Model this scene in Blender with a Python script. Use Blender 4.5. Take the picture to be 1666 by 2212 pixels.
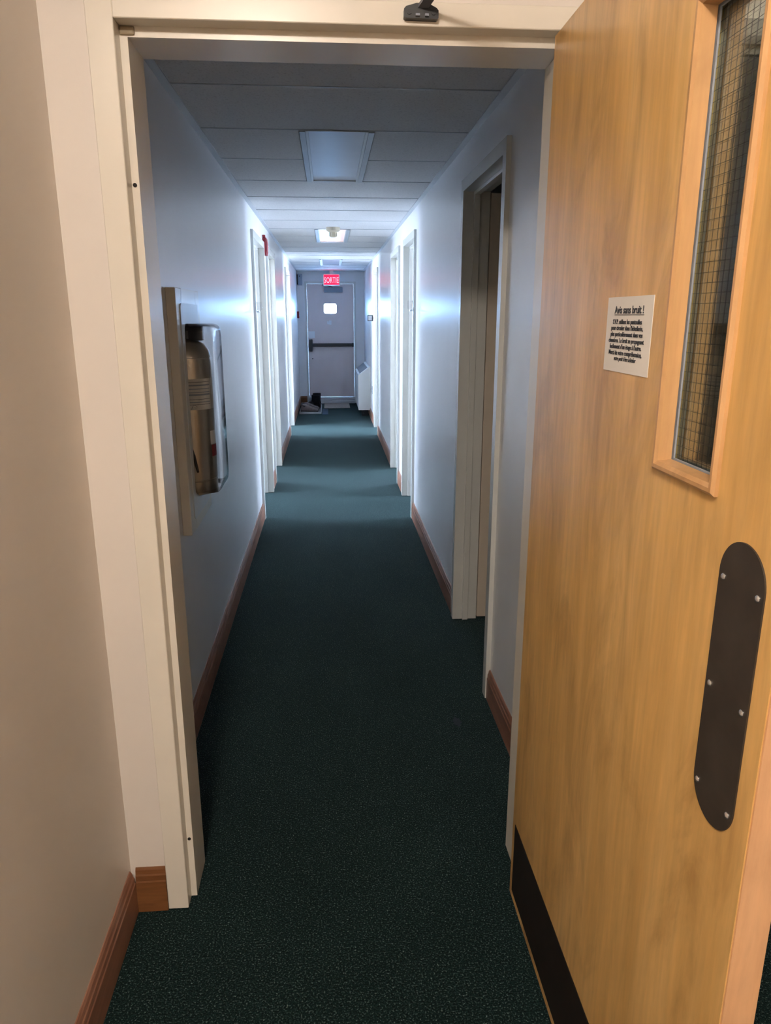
import bpy, bmesh, math, random
from mathutils import Vector, Matrix

for o in list(bpy.data.objects):
    bpy.data.objects.remove(o)
scene = bpy.context.scene
C = scene.collection
random.seed(4)
PI = math.pi

# ------------------------------------------------------------------ camera
cam_d = bpy.data.cameras.new('camera')
cam = bpy.data.objects.new('camera', cam_d)
C.objects.link(cam)
PITCH, YAW, FPX = 0.26363, 0.07577, 1569.06
cam.location = (0, 0, 1.5)
cam.rotation_euler = (PI/2 - PITCH, 0, -YAW)
cam_d.sensor_fit = 'VERTICAL'
cam_d.sensor_height = 24.0
cam_d.lens = FPX/2212*24.0
cam_d.clip_start = 0.02
scene.camera = cam

# ------------------------------------------------------------------ sky, daylight, exposure
SKY = 42.0
w = bpy.data.worlds.new('sky')
scene.world = w
w.use_nodes = True
bgn = w.node_tree.nodes['Background']
bgn.inputs[0].default_value = (0.29, 0.57, 1.0, 1)
bgn.inputs[1].default_value = SKY
scene.view_settings.view_transform = 'Standard'
scene.view_settings.look = 'None'
scene.view_settings.gamma = 1.0
scene.view_settings.use_curve_mapping = False
scene.view_settings.exposure = 2.0

def portal(name, loc, rot, sx, sy):
    l = bpy.data.lights.new(name, 'AREA')
    l.shape = 'RECTANGLE'; l.size = sx; l.size_y = sy
    l.cycles.is_portal = True
    o = bpy.data.objects.new(name, l); C.objects.link(o)
    o.location = loc; o.rotation_euler = rot
    return o

# ------------------------------------------------------------------ materials
MATS = {}
def newmat(name):
    m = bpy.data.materials.new(name); m.use_nodes = True
    MATS[name] = m
    nt = m.node_tree
    return m, nt, nt.nodes['Principled BSDF']

def N(nt, t, **kw):
    n = nt.nodes.new(t)
    for k, v in kw.items(): setattr(n, k, v)
    return n

def coords(nt, scale=(1, 1, 1), rot=(0, 0, 0)):
    tc = N(nt, 'ShaderNodeTexCoord'); mp = N(nt, 'ShaderNodeMapping')
    mp.inputs['Scale'].default_value = scale
    mp.inputs['Rotation'].default_value = rot
    nt.links.new(tc.outputs['Object'], mp.inputs[0])
    return mp.outputs[0]

def ramp(nt, fac, stops):
    r = N(nt, 'ShaderNodeValToRGB')
    el = r.color_ramp.elements
    while len(el) < len(stops): el.new(0.5)
    for e, (p, c) in zip(el, stops):
        e.position = p; e.color = (*c, 1) if len(c) == 3 else c
    nt.links.new(fac, r.inputs[0])
    return r.outputs[0]

def noise(nt, vec, scale, detail=3, rough=0.55, dist=0.0):
    n = N(nt, 'ShaderNodeTexNoise')
    n.inputs['Scale'].default_value = scale
    n.inputs['Detail'].default_value = detail
    n.inputs['Roughness'].default_value = rough
    n.inputs['Distortion'].default_value = dist
    nt.links.new(vec, n.inputs['Vector'])
    return n.outputs['Fac']

def bump(nt, b, height, strength, dist=0.002):
    n = N(nt, 'ShaderNodeBump')
    n.inputs['Strength'].default_value = strength
    n.inputs['Distance'].default_value = dist
    nt.links.new(height, n.inputs['Height'])
    nt.links.new(n.outputs[0], b.inputs['Normal'])

def plain(name, col, rough=0.5, metal=0.0, spec=0.5, var=0.06, vscale=6.0, bmp=0.0, bscale=120.0):
    m, nt, b = newmat(name)
    v = coords(nt)
    f = noise(nt, v, vscale, 4)
    lo = tuple(max(0, c*(1-var)) for c in col); hi = tuple(min(1, c*(1+var)) for c in col)
    nt.links.new(ramp(nt, f, [(0.3, lo), (0.7, hi)]), b.inputs['Base Color'])
    b.inputs['Roughness'].default_value = rough
    b.inputs['Metallic'].default_value = metal
    b.inputs['Specular IOR Level'].default_value = spec
    if bmp: bump(nt, b, noise(nt, v, bscale, 2), bmp)
    return m

# wall paint: semi-gloss, faint roller texture
WALL = plain('wall_paint', (0.80, 0.81, 0.82), 0.30, spec=0.5, var=0.025, vscale=2.5, bmp=0.04, bscale=260)
HALL = plain('hall_wall_paint', (0.74, 0.68, 0.62), 0.42, var=0.03, vscale=2.0, bmp=0.03, bscale=220)
FRAME = plain('frame_paint', (0.76, 0.71, 0.62), 0.28, var=0.03, vscale=5)
CASING = plain('casing_paint', (0.64, 0.65, 0.62), 0.25, var=0.02, vscale=5)
LEAFP = plain('room_door_paint', (0.62, 0.54, 0.44), 0.35, var=0.04, vscale=4)
LININGBROWN = plain('lining_brown_paint', (0.30, 0.26, 0.21), 0.8, var=0.05)  # even brown, used on the niche lining
WHITEM = plain('white_enamel', (0.72, 0.73, 0.72), 0.35, var=0.02)
GREYM = plain('grey_metal', (0.20, 0.22, 0.27), 0.4, metal=0.2, var=0.05)
GRILLE = plain('grille_grey', (0.26, 0.28, 0.31), 0.5, var=0.05)
BLACKP = plain('black_plastic', (0.015, 0.015, 0.017), 0.4, var=0.1)
BLACKM = plain('black_metal', (0.02, 0.021, 0.024), 0.35, var=0.1)
REDP = plain('red_plastic', (0.26, 0.006, 0.016), 0.4, var=0.08)
CHROME = plain('chrome', (0.75, 0.77, 0.8), 0.12, metal=1.0, var=0.02)
STEEL = plain('brushed_steel', (0.40, 0.35, 0.28), 0.30, metal=0.9, var=0.08, vscale=9)
SCREWM = plain('screw_metal', (0.72, 0.70, 0.68), 0.25, metal=0.9, var=0.05)
ALU = plain('aluminium', (0.46, 0.47, 0.50), 0.35, metal=0.7, var=0.05)
PAPER = plain('paper', (0.76, 0.72, 0.66), 0.6, var=0.02)
PAPERW = plain('white_paper', (0.78, 0.80, 0.82), 0.6, var=0.02)
INK = plain('ink', (0.03, 0.03, 0.035), 0.6, var=0.05)
LABELM = plain('label_print', (0.66, 0.62, 0.55), 0.5, var=0.1, vscale=40)
ENDDOOR = plain('end_door_paint', (0.70, 0.60, 0.58), 0.4, var=0.03, vscale=3)
BEIGEP = plain('beige_plastic', (0.60, 0.53, 0.40), 0.45, var=0.05)
RUBBER = plain('tray_rubber', (0.035, 0.036, 0.04), 0.5, var=0.1)
TRAYRIM = plain('tray_rim', (0.32, 0.33, 0.34), 0.45, var=0.05)
MATBEIGE = plain('door_mat_beige', (0.34, 0.29, 0.25), 0.95, var=0.25, vscale=60, bmp=0.6, bscale=200)
MATBLUE = plain('mat_blue', (0.03, 0.055, 0.085), 0.95, var=0.25, vscale=60, bmp=0.5, bscale=200)
SHOEGREY = plain('shoe_suede', (0.17, 0.13, 0.125), 0.85, var=0.2, vscale=25, bmp=0.3, bscale=150)
SHOEBLK = plain('boot_leather', (0.006, 0.006, 0.007), 0.6, spec=0.2, var=0.3, vscale=20)
SOLE = plain('shoe_sole', (0.04, 0.035, 0.035), 0.7, var=0.1)
LACE = plain('shoe_lace', (0.06, 0.05, 0.055), 0.8, var=0.1)
DARKDOOR = plain('dark_door_paint', (0.065, 0.058, 0.055), 0.5, var=0.08)  # dark tone of the space beyond the glass, put into the door
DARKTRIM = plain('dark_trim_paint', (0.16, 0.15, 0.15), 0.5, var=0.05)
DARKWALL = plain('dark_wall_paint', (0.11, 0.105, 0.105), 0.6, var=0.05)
KICK = plain('kick_plate_brown', (0.016, 0.011, 0.009), 0.5, spec=0.25, var=0.25, vscale=30)
PUSHM = plain('push_plate_bronze', (0.038, 0.029, 0.022), 0.45, spec=0.35, var=0.2, vscale=25)
TBAR = plain('grid_bar', (0.52, 0.55, 0.57), 0.35, var=0.03)
PATCH = plain('filler_patch', (0.30, 0.24, 0.16), 0.7, var=0.15, vscale=60)
HOLE = plain('dark_hole', (0.012, 0.010, 0.008), 0.8, var=0.1)

def carpet():
    m, nt, b = newmat('carpet')
    v = coords(nt)
    n1 = noise(nt, v, 240, 2, 0.5)
    n2 = noise(nt, v, 150, 3, 0.6)
    n3 = noise(nt, v, 1.6, 3, 0.5)
    a = ramp(nt, n1, [(0.40, (0.0020, 0.0080, 0.0075)), (0.57, (0.0055, 0.018, 0.0165)), (0.66, (0.060, 0.095, 0.090)), (0.76, (0.20, 0.25, 0.22))])
    c = ramp(nt, n2, [(0.35, (0.45, 0.45, 0.45)), (0.7, (1.35, 1.35, 1.35))])
    d = ramp(nt, n3, [(0.3, (0.8, 0.8, 0.8)), (0.7, (1.15, 1.15, 1.15))])
    mx = N(nt, 'ShaderNodeMix', data_type='RGBA', blend_type='MULTIPLY')
    mx.inputs[0].default_value = 1
    nt.links.new(a, mx.inputs[6]); nt.links.new(c, mx.inputs[7])
    mx2 = N(nt, 'ShaderNodeMix', data_type='RGBA', blend_type='MULTIPLY')
    mx2.inputs[0].default_value = 1
    nt.links.new(mx.outputs[2], mx2.inputs[6]); nt.links.new(d, mx2.inputs[7])
    nt.links.new(mx2.outputs[2], b.inputs['Base Color'])
    b.inputs['Roughness'].default_value = 0.95
    b.inputs['Specular IOR Level'].default_value = 0.1
    b.inputs['Sheen Weight'].default_value = 0.12
    b.inputs['Sheen Roughness'].default_value = 0.5
    b.inputs['Sheen Tint'].default_value = (0.38, 0.62, 0.66, 1)
    bump(nt, b, n1, 0.8, 0.004)
    return m
CARPET = carpet()

def wood(name, cols, along='Z', scale=1.0, rough=0.32, fig=0.35):
    m, nt, b = newmat(name)
    st = {'X': (0.10, 1, 1), 'Y': (1, 0.10, 1), 'Z': (1, 1, 0.10)}[along]
    v = coords(nt, tuple(s*scale for s in st))
    n1 = noise(nt, v, 9, 6, 0.6, 0.9)
    n2 = noise(nt, v, 70, 3, 0.6, 0.2)
    st2 = {'X': (0.35, 1, 1), 'Y': (1, 0.35, 1), 'Z': (1, 1, 0.35)}[along]
    n3 = noise(nt, coords(nt, tuple(s*scale for s in st2)), 7.0, 5, 0.60, 1.4)
    a = ramp(nt, n1, [(0.28, cols[0]), (0.5, cols[1]), (0.74, cols[2])])
    c = ramp(nt, n2, [(0.3, (1-fig*0.35,)*3), (0.7, (1.06, 1.06, 1.06))])
    d = ramp(nt, n3, [(0.34, (1-fig*0.6, 1-fig*0.7, 1-fig*0.8)), (0.48, (1, 1, 1)), (0.66, (1.08, 1.06, 1.03))])
    mx = N(nt, 'ShaderNodeMix', data_type='RGBA', blend_type='MULTIPLY'); mx.inputs[0].default_value = 1
    nt.links.new(a, mx.inputs[6]); nt.links.new(c, mx.inputs[7])
    mx2 = N(nt, 'ShaderNodeMix', data_type='RGBA', blend_type='MULTIPLY'); mx2.inputs[0].default_value = 1
    nt.links.new(mx.outputs[2], mx2.inputs[6]); nt.links.new(d, mx2.inputs[7])
    nt.links.new(mx2.outputs[2], b.inputs['Base Color'])
    b.inputs['Roughness'].default_value = rough
    bump(nt, b, n2, 0.05, 0.001)
    return m
BIRCH = wood('birch_veneer', [(0.56, 0.32, 0.100), (0.68, 0.41, 0.145), (0.79, 0.50, 0.20)], 'Z', 1.0, 0.28, 0.36)
BIRCHEDGE = wood('birch_edge', [(0.55, 0.30, 0.15), (0.62, 0.35, 0.18), (0.66, 0.39, 0.21)], 'Z', 1.5, 0.3, 0.15)
BIRCHTRIM = wood('birch_moulding', [(0.44, 0.245, 0.105), (0.50, 0.285, 0.125), (0.55, 0.325, 0.15)], 'Z', 1.5, 0.28, 0.15)
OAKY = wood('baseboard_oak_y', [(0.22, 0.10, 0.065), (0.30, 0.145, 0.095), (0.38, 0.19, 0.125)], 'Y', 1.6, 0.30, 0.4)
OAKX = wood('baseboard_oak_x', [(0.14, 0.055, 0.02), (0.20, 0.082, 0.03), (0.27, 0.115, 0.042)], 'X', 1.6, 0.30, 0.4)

def tilemat():
    m, nt, b = newmat('ceiling_tile')
    v = coords(nt)
    n1 = noise(nt, v, 140, 3, 0.6); n2 = noise(nt, v, 22, 3, 0.6)
    nt.links.new(ramp(nt, n1, [(0.28, (0.48, 0.48, 0.48)), (0.40, (0.70, 0.70, 0.70)), (0.7, (0.76, 0.76, 0.76))]), b.inputs['Base Color'])
    b.inputs['Roughness'].default_value = 0.75
    bump(nt, b, n2, 0.25, 0.003)
    return m
TILE = tilemat()

def emit(name, col, strength, base=(0.5, 0.5, 0.5), rough=0.4):
    m, nt, b = newmat(name)
    v = coords(nt)
    f = noise(nt, v, 4, 2)
    nt.links.new(ramp(nt, f, [(0.2, tuple(c*0.95 for c in col)), (0.8, col)]), b.inputs['Emission Color'])
    b.inputs['Emission Strength'].default_value = strength
    b.inputs['Base Color'].default_value = (*base, 1)
    b.inputs['Roughness'].default_value = rough
    return m
DIFF_OFF = plain('diffuser_off', (0.82, 0.85, 0.90), 0.40, spec=0.5, var=0.04, vscale=3)
DIFF_DULL = plain('diffuser_dull', (0.56, 0.56, 0.66), 0.75, spec=0.15, var=0.04, vscale=3)
DIFF_ON = emit('diffuser_on', (1.0, 0.64, 0.53), 0.17, (0.6, 0.6, 0.6), 0.25)
SIGNRED = emit('sign_red', (1.0, 0.002, 0.018), 1.4, (0.4, 0.02, 0.04), 0.3)
SIGNWHITE = emit('sign_white', (1.0, 0.42, 0.48), 0.30, (0.8, 0.8, 0.8), 0.3)
LAMPGLOW = emit('lamp_glow', (1.0, 0.87, 0.75), 61.0, (0.8, 0.8, 0.8), 0.3)

def clear(name, tint=(0.97, 0.98, 0.99), ior=1.45, gloss_rough=0.03, amount=1.0):
    m = bpy.data.materials.new(name); m.use_nodes = True
    nt = m.node_tree; nt.nodes.clear()
    out = N(nt, 'ShaderNodeOutputMaterial'); mix = N(nt, 'ShaderNodeMixShader')
    tr = N(nt, 'ShaderNodeBsdfTransparent'); gl = N(nt, 'ShaderNodeBsdfGlossy'); fr = N(nt, 'ShaderNodeFresnel')
    tr.inputs[0].default_value = (*tint, 1); gl.inputs['Roughness'].default_value = gloss_rough
    fr.inputs[0].default_value = ior
    mu = N(nt, 'ShaderNodeMath', operation='MULTIPLY'); mu.inputs[1].default_value = amount
    nt.links.new(fr.outputs[0], mu.inputs[0])
    nt.links.new(mu.outputs[0], mix.inputs[0]); nt.links.new(tr.outputs[0], mix.inputs[1]); nt.links.new(gl.outputs[0], mix.inputs[2])
    nt.links.new(mix.outputs[0], out.inputs[0])
    MATS[name] = m
    return m
GLASS = clear('wired_glass', (0.86, 0.92, 0.90), 1.4, 0.02, 0.5)
ACRYL = clear('clear_acrylic', (0.95, 0.95, 0.96), 1.45, 0.06, 0.85)
ROOMPANE = clear('warm_filter_glass', (1.0, 0.78, 0.67), 1.2, 0.05, 0.2)  # warm tint added to turn the blue sky light neutral indoors
PANE = clear('window_glass', (0.97, 0.98, 1.0), 1.2, 0.02, 0.3)

# ------------------------------------------------------------------ mesh helpers
class MB:
    def __init__(self): self.bm = bmesh.new()
    def box(self, x0, x1, y0, y1, z0, z1, bevel=0.0, seg=2):
        r = bmesh.ops.create_cube(self.bm, size=1.0)
        vs = r['verts']
        for v in vs:
            v.co = Vector(((x0+x1)/2 + v.co.x*(x1-x0), (y0+y1)/2 + v.co.y*(y1-y0), (z0+z1)/2 + v.co.z*(z1-z0)))
        if bevel > 0:
            es = list({e for v in vs for e in v.link_edges})
            bmesh.ops.bevel(self.bm, geom=es, offset=bevel, segments=seg, affect='EDGES', profile=0.5)
        return self
    def cyl(self, p, q, r, r2=None, seg=20, cap=True):
        p = Vector(p); q = Vector(q); d = q-p
        res = bmesh.ops.create_cone(self.bm, cap_ends=cap, cap_tris=False, segments=seg, radius1=r, radius2=r if r2 is None else r2, depth=d.length)
        M = Matrix.Translation((p+q)/2) @ d.to_track_quat('Z', 'Y').to_matrix().to_4x4()
        for v in res['verts']: v.co = M @ v.co
        return self
    def lathe(self, prof, c=(0, 0, 0), seg=28, axis='Z'):
        rings = []
        for r, h in prof:
            ring = []
            for i in range(seg):
                a = 2*PI*i/seg
                co = Vector((r*math.cos(a), r*math.sin(a), h))
                if axis == 'X': co = Vector((h, r*math.cos(a), r*math.sin(a)))
                if axis == 'Y': co = Vector((r*math.cos(a), h, r*math.sin(a)))
                ring.append(self.bm.verts.new(co+Vector(c)))
            rings.append(ring)
        for a, b in zip(rings[:-1], rings[1:]):
            for i in range(seg):
                j = (i+1) % seg
                self.bm.faces.new((a[i], a[j], b[j], b[i]))
        self.bm.faces.new(rings[0][::-1]); self.bm.faces.new(rings[-1])
        return self
    def extrude_poly(self, pts, vec):
        """closed polygon (3-D points) swept along vec"""
        vec = Vector(vec)
        a = [self.bm.verts.new(Vector(p)) for p in pts]; b = [self.bm.verts.new(Vector(p)+vec) for p in pts]
        n = len(pts)
        self.bm.faces.new(a[::-1]); self.bm.faces.new(b)
        for i in range(n):
            j = (i+1) % n
            self.bm.faces.new((a[i], a[j], b[j], b[i]))
        return self
    def tube(self, pts, r, seg=8):
        rings = []
        P = [Vector(p) for p in pts]
        for i, p in enumerate(P):
            t = (P[min(i+1, len(P)-1)]-P[max(i-1, 0)]).normalized()
            q = t.to_track_quat('Z', 'Y')
            rings.append([self.bm.verts.new(p + q @ Vector((r*math.cos(2*PI*k/seg), r*math.sin(2*PI*k/seg), 0))) for k in range(seg)])
        for a, b in zip(rings[:-1], rings[1:]):
            for k in range(seg):
                j = (k+1) % seg
                self.bm.faces.new((a[k], a[j], b[j], b[k]))
        self.bm.faces.new(rings[0][::-1]); self.bm.faces.new(rings[-1])
        return self
    def loft(self, rings, cap=True):
        R = [[self.bm.verts.new(Vector(p)) for p in ring] for ring in rings]
        n = len(R[0])
        for a, b in zip(R[:-1], R[1:]):
            for k in range(n):
                j = (k+1) % n
                self.bm.faces.new((a[k], a[j], b[j], b[k]))
        if cap:
            self.bm.faces.new(R[0][::-1]); self.bm.faces.new(R[-1])
        return self
    def done(self, name, mat, parent=None, smooth=False, loc=None):
        bmesh.ops.recalc_face_normals(self.bm, faces=self.bm.faces[:])
        me = bpy.data.meshes.new(name)
        if loc is not None:
            for v in self.bm.verts: v.co -= Vector(loc)
        self.bm.to_mesh(me); self.bm.free()
        me.materials.append(mat)
        if smooth:
            for p in me.polygons: p.use_smooth = True
            me.set_sharp_from_angle(angle=math.radians(38))
        o = bpy.data.objects.new(name, me); C.objects.link(o)
        if loc is not None: o.location = loc
        if parent is not None:
            o.parent = parent
            pw = Vector((0, 0, 0)); q = parent
            while q is not None:
                pw += q.location; q = q.parent
            o.location = o.location - pw
        return o

def empty(name, loc=(0, 0, 0)):
    o = bpy.data.objects.new(name, None); C.objects.link(o); o.location = loc
    o.empty_display_size = 0.05
    return o
def tag(o, label, cat, group=None):
    o['label'] = label; o['category'] = cat
    if group: o['group'] = group
    return o
def struct(o, label=None, cat=None):
    o['kind'] = 'structure'
    if label: o['label'] = label
    if cat: o['category'] = cat
    return o

def text_mesh(name, body, size, mat, M, parent=None, sx=1.0, shear=0.0, align='CENTER', depth=0.0003, bold=0.0, spacing=1.0):
    cu = bpy.data.curves.new(name, 'FONT')
    cu.body = body; cu.size = size; cu.align_x = align; cu.align_y = 'CENTER'
    cu.extrude = depth; cu.offset = bold; cu.space_character = spacing; cu.shear = shear
    cu.resolution_u = 3
    t = bpy.data.objects.new(name+'_tmp', cu); C.objects.link(t)
    dg = bpy.context.evaluated_depsgraph_get()
    me = bpy.data.meshes.new_from_object(t.evaluated_get(dg))
    bpy.data.objects.remove(t)
    me.transform(Matrix.Diagonal((sx, 1, 1, 1)))
    me.transform(M)
    if parent is not None:
        pw = Vector((0, 0, 0)); q = parent
        while q is not None:
            pw += q.location; q = q.parent
        me.transform(Matrix.Translation(-pw))
    me.materials.clear(); me.materials.append(mat)
    o = bpy.data.objects.new(name, me); C.objects.link(o)
    o.parent = parent
    return o

# ------------------------------------------------------------------ layout (metres)
XL, XR, H = -0.526, 0.620, 2.227       # corridor walls, underside of ceiling angle
TW = 0.085                              # thickness of corridor side walls
YF, YB = 1.612, 1.757                   # wall with the near doorway
YE = 13.05                              # end wall
ZTOP = 2.62
PROUD = 0.018; CW = 0.05; ZO = 2.028    # door casings
LEFT = [(5.435, 6.27), (6.69, 7.45), (9.43, 10.32)]
RIGHT = [(2.66, 3.41), (5.375, 6.06), (6.56, 7.265), (9.40, 10.06)]

# floor
struct(MB().box(-3.2, 3.2, -2.4, 13.3, -0.1, 0.0).done('floor', CARPET), 'dark green speckled carpet running the length of the corridor', 'floor')

def wall_run(name, x0, x1, y0, y1, z1, openings, mat, label):
    """openings: (ya, yb, za, zb)"""
    m = MB(); y = y0
    for ya, yb, za, zb in sorted(openings):
        m.box(x0, x1, y, ya, 0, z1)
        if za > 0: m.box(x0, x1, ya, yb, 0, za)
        m.box(x0, x1, ya, yb, zb, z1)
        y = yb
    m.box(x0, x1, y, y1, 0, z1)
    return struct(m.done(name, mat), label, 'wall')

NICHE = (2.585, 2.875, 0.855, 1.495)
wall_run('wall_left', XL-TW, XL, YB, YE, ZTOP, [(a-0.02, b+0.02, 0, ZO+0.02) for a, b in LEFT] + [NICHE], WALL, 'pale glossy corridor wall on the left side')
wall_run('wall_right', XR, XR+TW, YB, YE, ZTOP, [(a-0.02, b+0.02, 0, ZO+0.02) for a, b in RIGHT], WALL, 'pale glossy corridor wall on the right side')
# end wall with door hole
EDX0, EDX1, EDZ = -0.364, 0.441, 2.032
m = MB()
m.box(-3.2, EDX0-0.03, YE, YE+0.2, 0, ZTOP); m.box(EDX1+0.03, 3.2, YE, YE+0.2, 0, ZTOP); m.box(EDX0-0.03, EDX1+0.03, YE, YE+0.2, EDZ+0.03, ZTOP)
struct(m.done('wall_end', WALL), 'pale wall at the far end of the corridor around the exit door', 'wall')
# wall with the near doorway
m = MB()
m.box(-0.68, -0.440, YF, YB, 0, ZTOP); m.box(0.547, 0.78, YF, YB, 0, ZTOP); m.box(-0.440, 0.547, YF, YB, 2.080, ZTOP)
m.box(0.78, 1.70, YF, YB, 2.03, ZTOP); m.box(1.70, 1.9, YF, YB, 0, ZTOP)
struct(m.done('wall_front', HALL), 'cream wall around the near doorway', 'wall')
# entry hall shell
struct(MB().box(-0.68, -0.536, -2.3, YF, 0, ZTOP).done('wall_hall_left', HALL), 'beige wall at the left edge beside the near doorway', 'wall')
struct(MB().box(1.70, 1.84, -2.3, YF, 0, ZTOP).done('wall_hall_right', HALL), 'beige wall behind the open wooden door', 'wall')
struct(MB().box(-0.68, 1.84, -2.42, -2.3, 0, ZTOP).done('wall_hall_back', HALL), 'beige wall behind the viewpoint', 'wall')
# rooms either side
def outer(name, x0, x1, wins, label):
    return wall_run(name, x0, x1, 1.6, YE, ZTOP, wins, WALL, label)
WZ0, WZ1 = 0.80, 2.25
LW = [(5.66, 6.40), (7.36, 8.45), (8.85, 10.6)]
RW = [(5.52, 6.20), (7.42, 8.45), (8.85, 10.4)]
outer('wall_outer_left', -2.9, -2.75, [(a, b, WZ0, WZ1) for a, b in LW], 'outer wall of the rooms on the left')
outer('wall_outer_right', 2.75, 2.9, [(a, b, WZ0, WZ1) for a, b in RW], 'outer wall of the rooms on the right')
m = MB()
for y in (4.0, 6.47, 8.6): m.box(-2.75, XL-TW, y-0.04, y+0.04, 0, ZTOP)
struct(m.done('wall_partition_left', WALL), 'partition walls between the rooms on the left', 'wall')
m = MB()
for y in (4.3, 6.28, 8.6): m.box(XR+TW, 2.75, y-0.04, y+0.04, 0, ZTOP)
struct(m.done('wall_partition_right', WALL), 'partition walls between the rooms on the right', 'wall')
m = MB(); m.box(-2.9, -0.68, 1.5, 1.62, 0, ZTOP); m.box(1.84, 2.9, 1.5, 1.62, 0, ZTOP)
struct(m.done('wall_partition_front', WALL), 'front walls of the first rooms', 'wall')
struct(MB().box(-3.0, 3.0, -2.5, 13.3, ZTOP, ZTOP+0.1).done('ceiling_slab', WHITEM), 'plain white slab ceiling over the rooms', 'ceiling')
# windows of the side rooms
wn = 0
for side, X, wins in ((-1, -2.825, LW), (1, 2.825, RW)):
    for a, b in wins:
        wn += 1
        e = struct(empty('window_%d' % wn, (X, (a+b)/2, WZ0)), 'daylit window of a side room, %s wall, %s' % ('left' if side < 0 else 'right', ['nearest', 'middle', 'farthest'][(wn-1) % 3]), 'window')
        f = MB()
        for yy0, yy1, z0, z1 in ((a, a+0.05, WZ0, WZ1), (b-0.05, b, WZ0, WZ1), (a, b, WZ0, WZ0+0.05), (a, b, WZ1-0.05, WZ1), ((a+b)/2-0.02, (a+b)/2+0.02, WZ0, WZ1)):
            f.box(X-0.03, X+0.03, yy0, yy1, z0, z1)
        f.done('window_frame', CASING, e)
        MB().box(X-0.003, X+0.003, a+0.04, b-0.04, WZ0+0.04, WZ1-0.04).done('pane', ROOMPANE, e)
        portal('window_daylight_portal', (X+side*0.09, (a+b)/2, (WZ0+WZ1)/2), (0, side*PI/2, 0), WZ1-WZ0, b-a)
portal('end_window_portal', (0.034, YE+0.1, 1.623), (PI/2, 0, 0), 0.22, 0.18).rotation_euler = (-PI/2, 0, 0)

# ------------------------------------------------------------------ suspended ceiling
ceil = struct(MB().box(XL-0.02, XR+0.02, YB, YE+0.02, 2.262, 2.275).done('ceiling', BLACKP), 'suspended ceiling of grey-white mineral tiles over the corridor', 'ceiling')
J0, DJ = 2.108, 0.5830
joints = [J0 + DJ*i for i in range(0, 20)]
LXA, LXB = -0.100, 0.200      # light bay across
LIGHTROWS = {2: 0, 3: 0, 8: 1, 9: 1, 14: 2, 15: 2}
ANG = 0.028
for s, x0, x1 in ((0, XL, XL+ANG), (1, XR-ANG, XR)):
    struct(MB().box(x0, x1, YB+0.001, YE-0.001, H, H+0.004).done('trim_%d' % (s+1), TBAR), 'painted metal ceiling angle along the %s wall' % ('left' if s == 0 else 'right'), 'trim')
struct(MB().box(XL+ANG, XR-ANG, YE-0.03, YE-0.001, H, H+0.004).done('trim_3', TBAR), 'painted metal ceiling angle along the end wall', 'trim')
def tile(x0, x1, y0, y1):
    g = 0.007
    dz = random.uniform(-0.001, 0.001)
    MB().box(x0+g, x1-g, y0+g, y1-g, H+0.0045+dz, H+0.020, 0.0015, 1).done('ceiling_tile', TILE, ceil)
ys = [YB-0.01] + [j for j in joints if j < YE-0.05] + [YE-0.01]
ys[0] = YB+0.001
for i in range(len(ys)-1):
    r = i-1          # index of joint i-1 in joints
    row = i-2
    a, b = ys[i], ys[i+1]
    k = i-1
    if k in LIGHTROWS:
        tile(XL+0.010, LXA, a, b); tile(LXB, XR-0.010, a, b)
    else:
        tile(XL+0.010, XR-0.010, a, b)
for i, j in enumerate(ys[1:-1]):
    k = i
    segs = [(XL+ANG, XR-ANG)]
    if k in LIGHTROWS and (k-1) in LIGHTROWS:
        segs = [(XL+ANG, LXA), (LXB, XR-ANG)]
    for x0, x1 in segs:
        MB().box(x0, x1, j-0.0005, j+0.0065, H+0.003, H+0.010).done('grid_bar', TBAR, ceil)

lab = ['unlit ceiling light panel nearest the doorway', 'glowing warm ceiling light panel behind the smoke detector', 'unlit ceiling light panel near the exit sign']
for n, k in enumerate((2, 8, 14)):
    y0, y1 = joints[k-0], joints[k+2]
    y0 += 0.005; y1 -= 0.005
    e = tag(empty('ceiling_light', (0.05, (y0+y1)/2, H)), lab[n], 'ceiling light', 'recessed corridor light panels')
    f = MB()
    wdt = 0.020
    f.box(LXA-0.004, LXA+wdt, y0, y1, H-0.003, H+0.018); f.box(LXB-wdt, LXB+0.004, y0, y1, H-0.003, H+0.018)
    f.done('side_rail', TBAR, e)
    f = MB()
    f.box(LXA+wdt+0.001, LXA+wdt+0.012, y0, y1, H+0.001, H+0.018); f.box(LXB-wdt-0.012, LXB-wdt-0.001, y0, y1, H+0.001, H+0.018)
    f.box(LXA+wdt, LXB-wdt, y0, y0+0.012, H+0.001, H+0.018); f.box(LXA+wdt, LXB-wdt, y1-0.012, y1, H+0.001, H+0.018)
    f.done('lens_frame', WHITEM, e)
    MB().box(LXA+wdt+0.012, LXB-wdt-0.012, y0+0.012, y1-0.012, H+0.008, H+0.014).done('diffuser', (DIFF_OFF, DIFF_ON, DIFF_DULL)[n], e)

# smoke detector
e = tag(empty('smoke_detector', (0.054, 6.66, H)), 'cream smoke detector on the ceiling before the glowing light panel', 'smoke detector')
MB().lathe([(0.060, 0.004), (0.061, -0.006), (0.058, -0.022), (0.045, -0.032)], (0.054, 6.66, H)).done('base', BEIGEP, e, True)
MB().lathe([(0.040, -0.030), (0.034, -0.036), (0.032, -0.070), (0.026, -0.076), (0.010, -0.078)], (0.054, 6.66, H)).done('sensor_head', BEIGEP, e, True)
f = MB()
for i in range(14):
    a = 2*PI*i/14
    f.box(-0.0015, 0.0015, -0.0015, 0.0015, 0, 0.026)
    for v in f.bm.verts[-8:]:
        v.co += Vector((0.054+0.0335*math.cos(a), 6.66+0.0335*math.sin(a), H-0.066))
f.done('vent_slats', PATCH, e)

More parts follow.
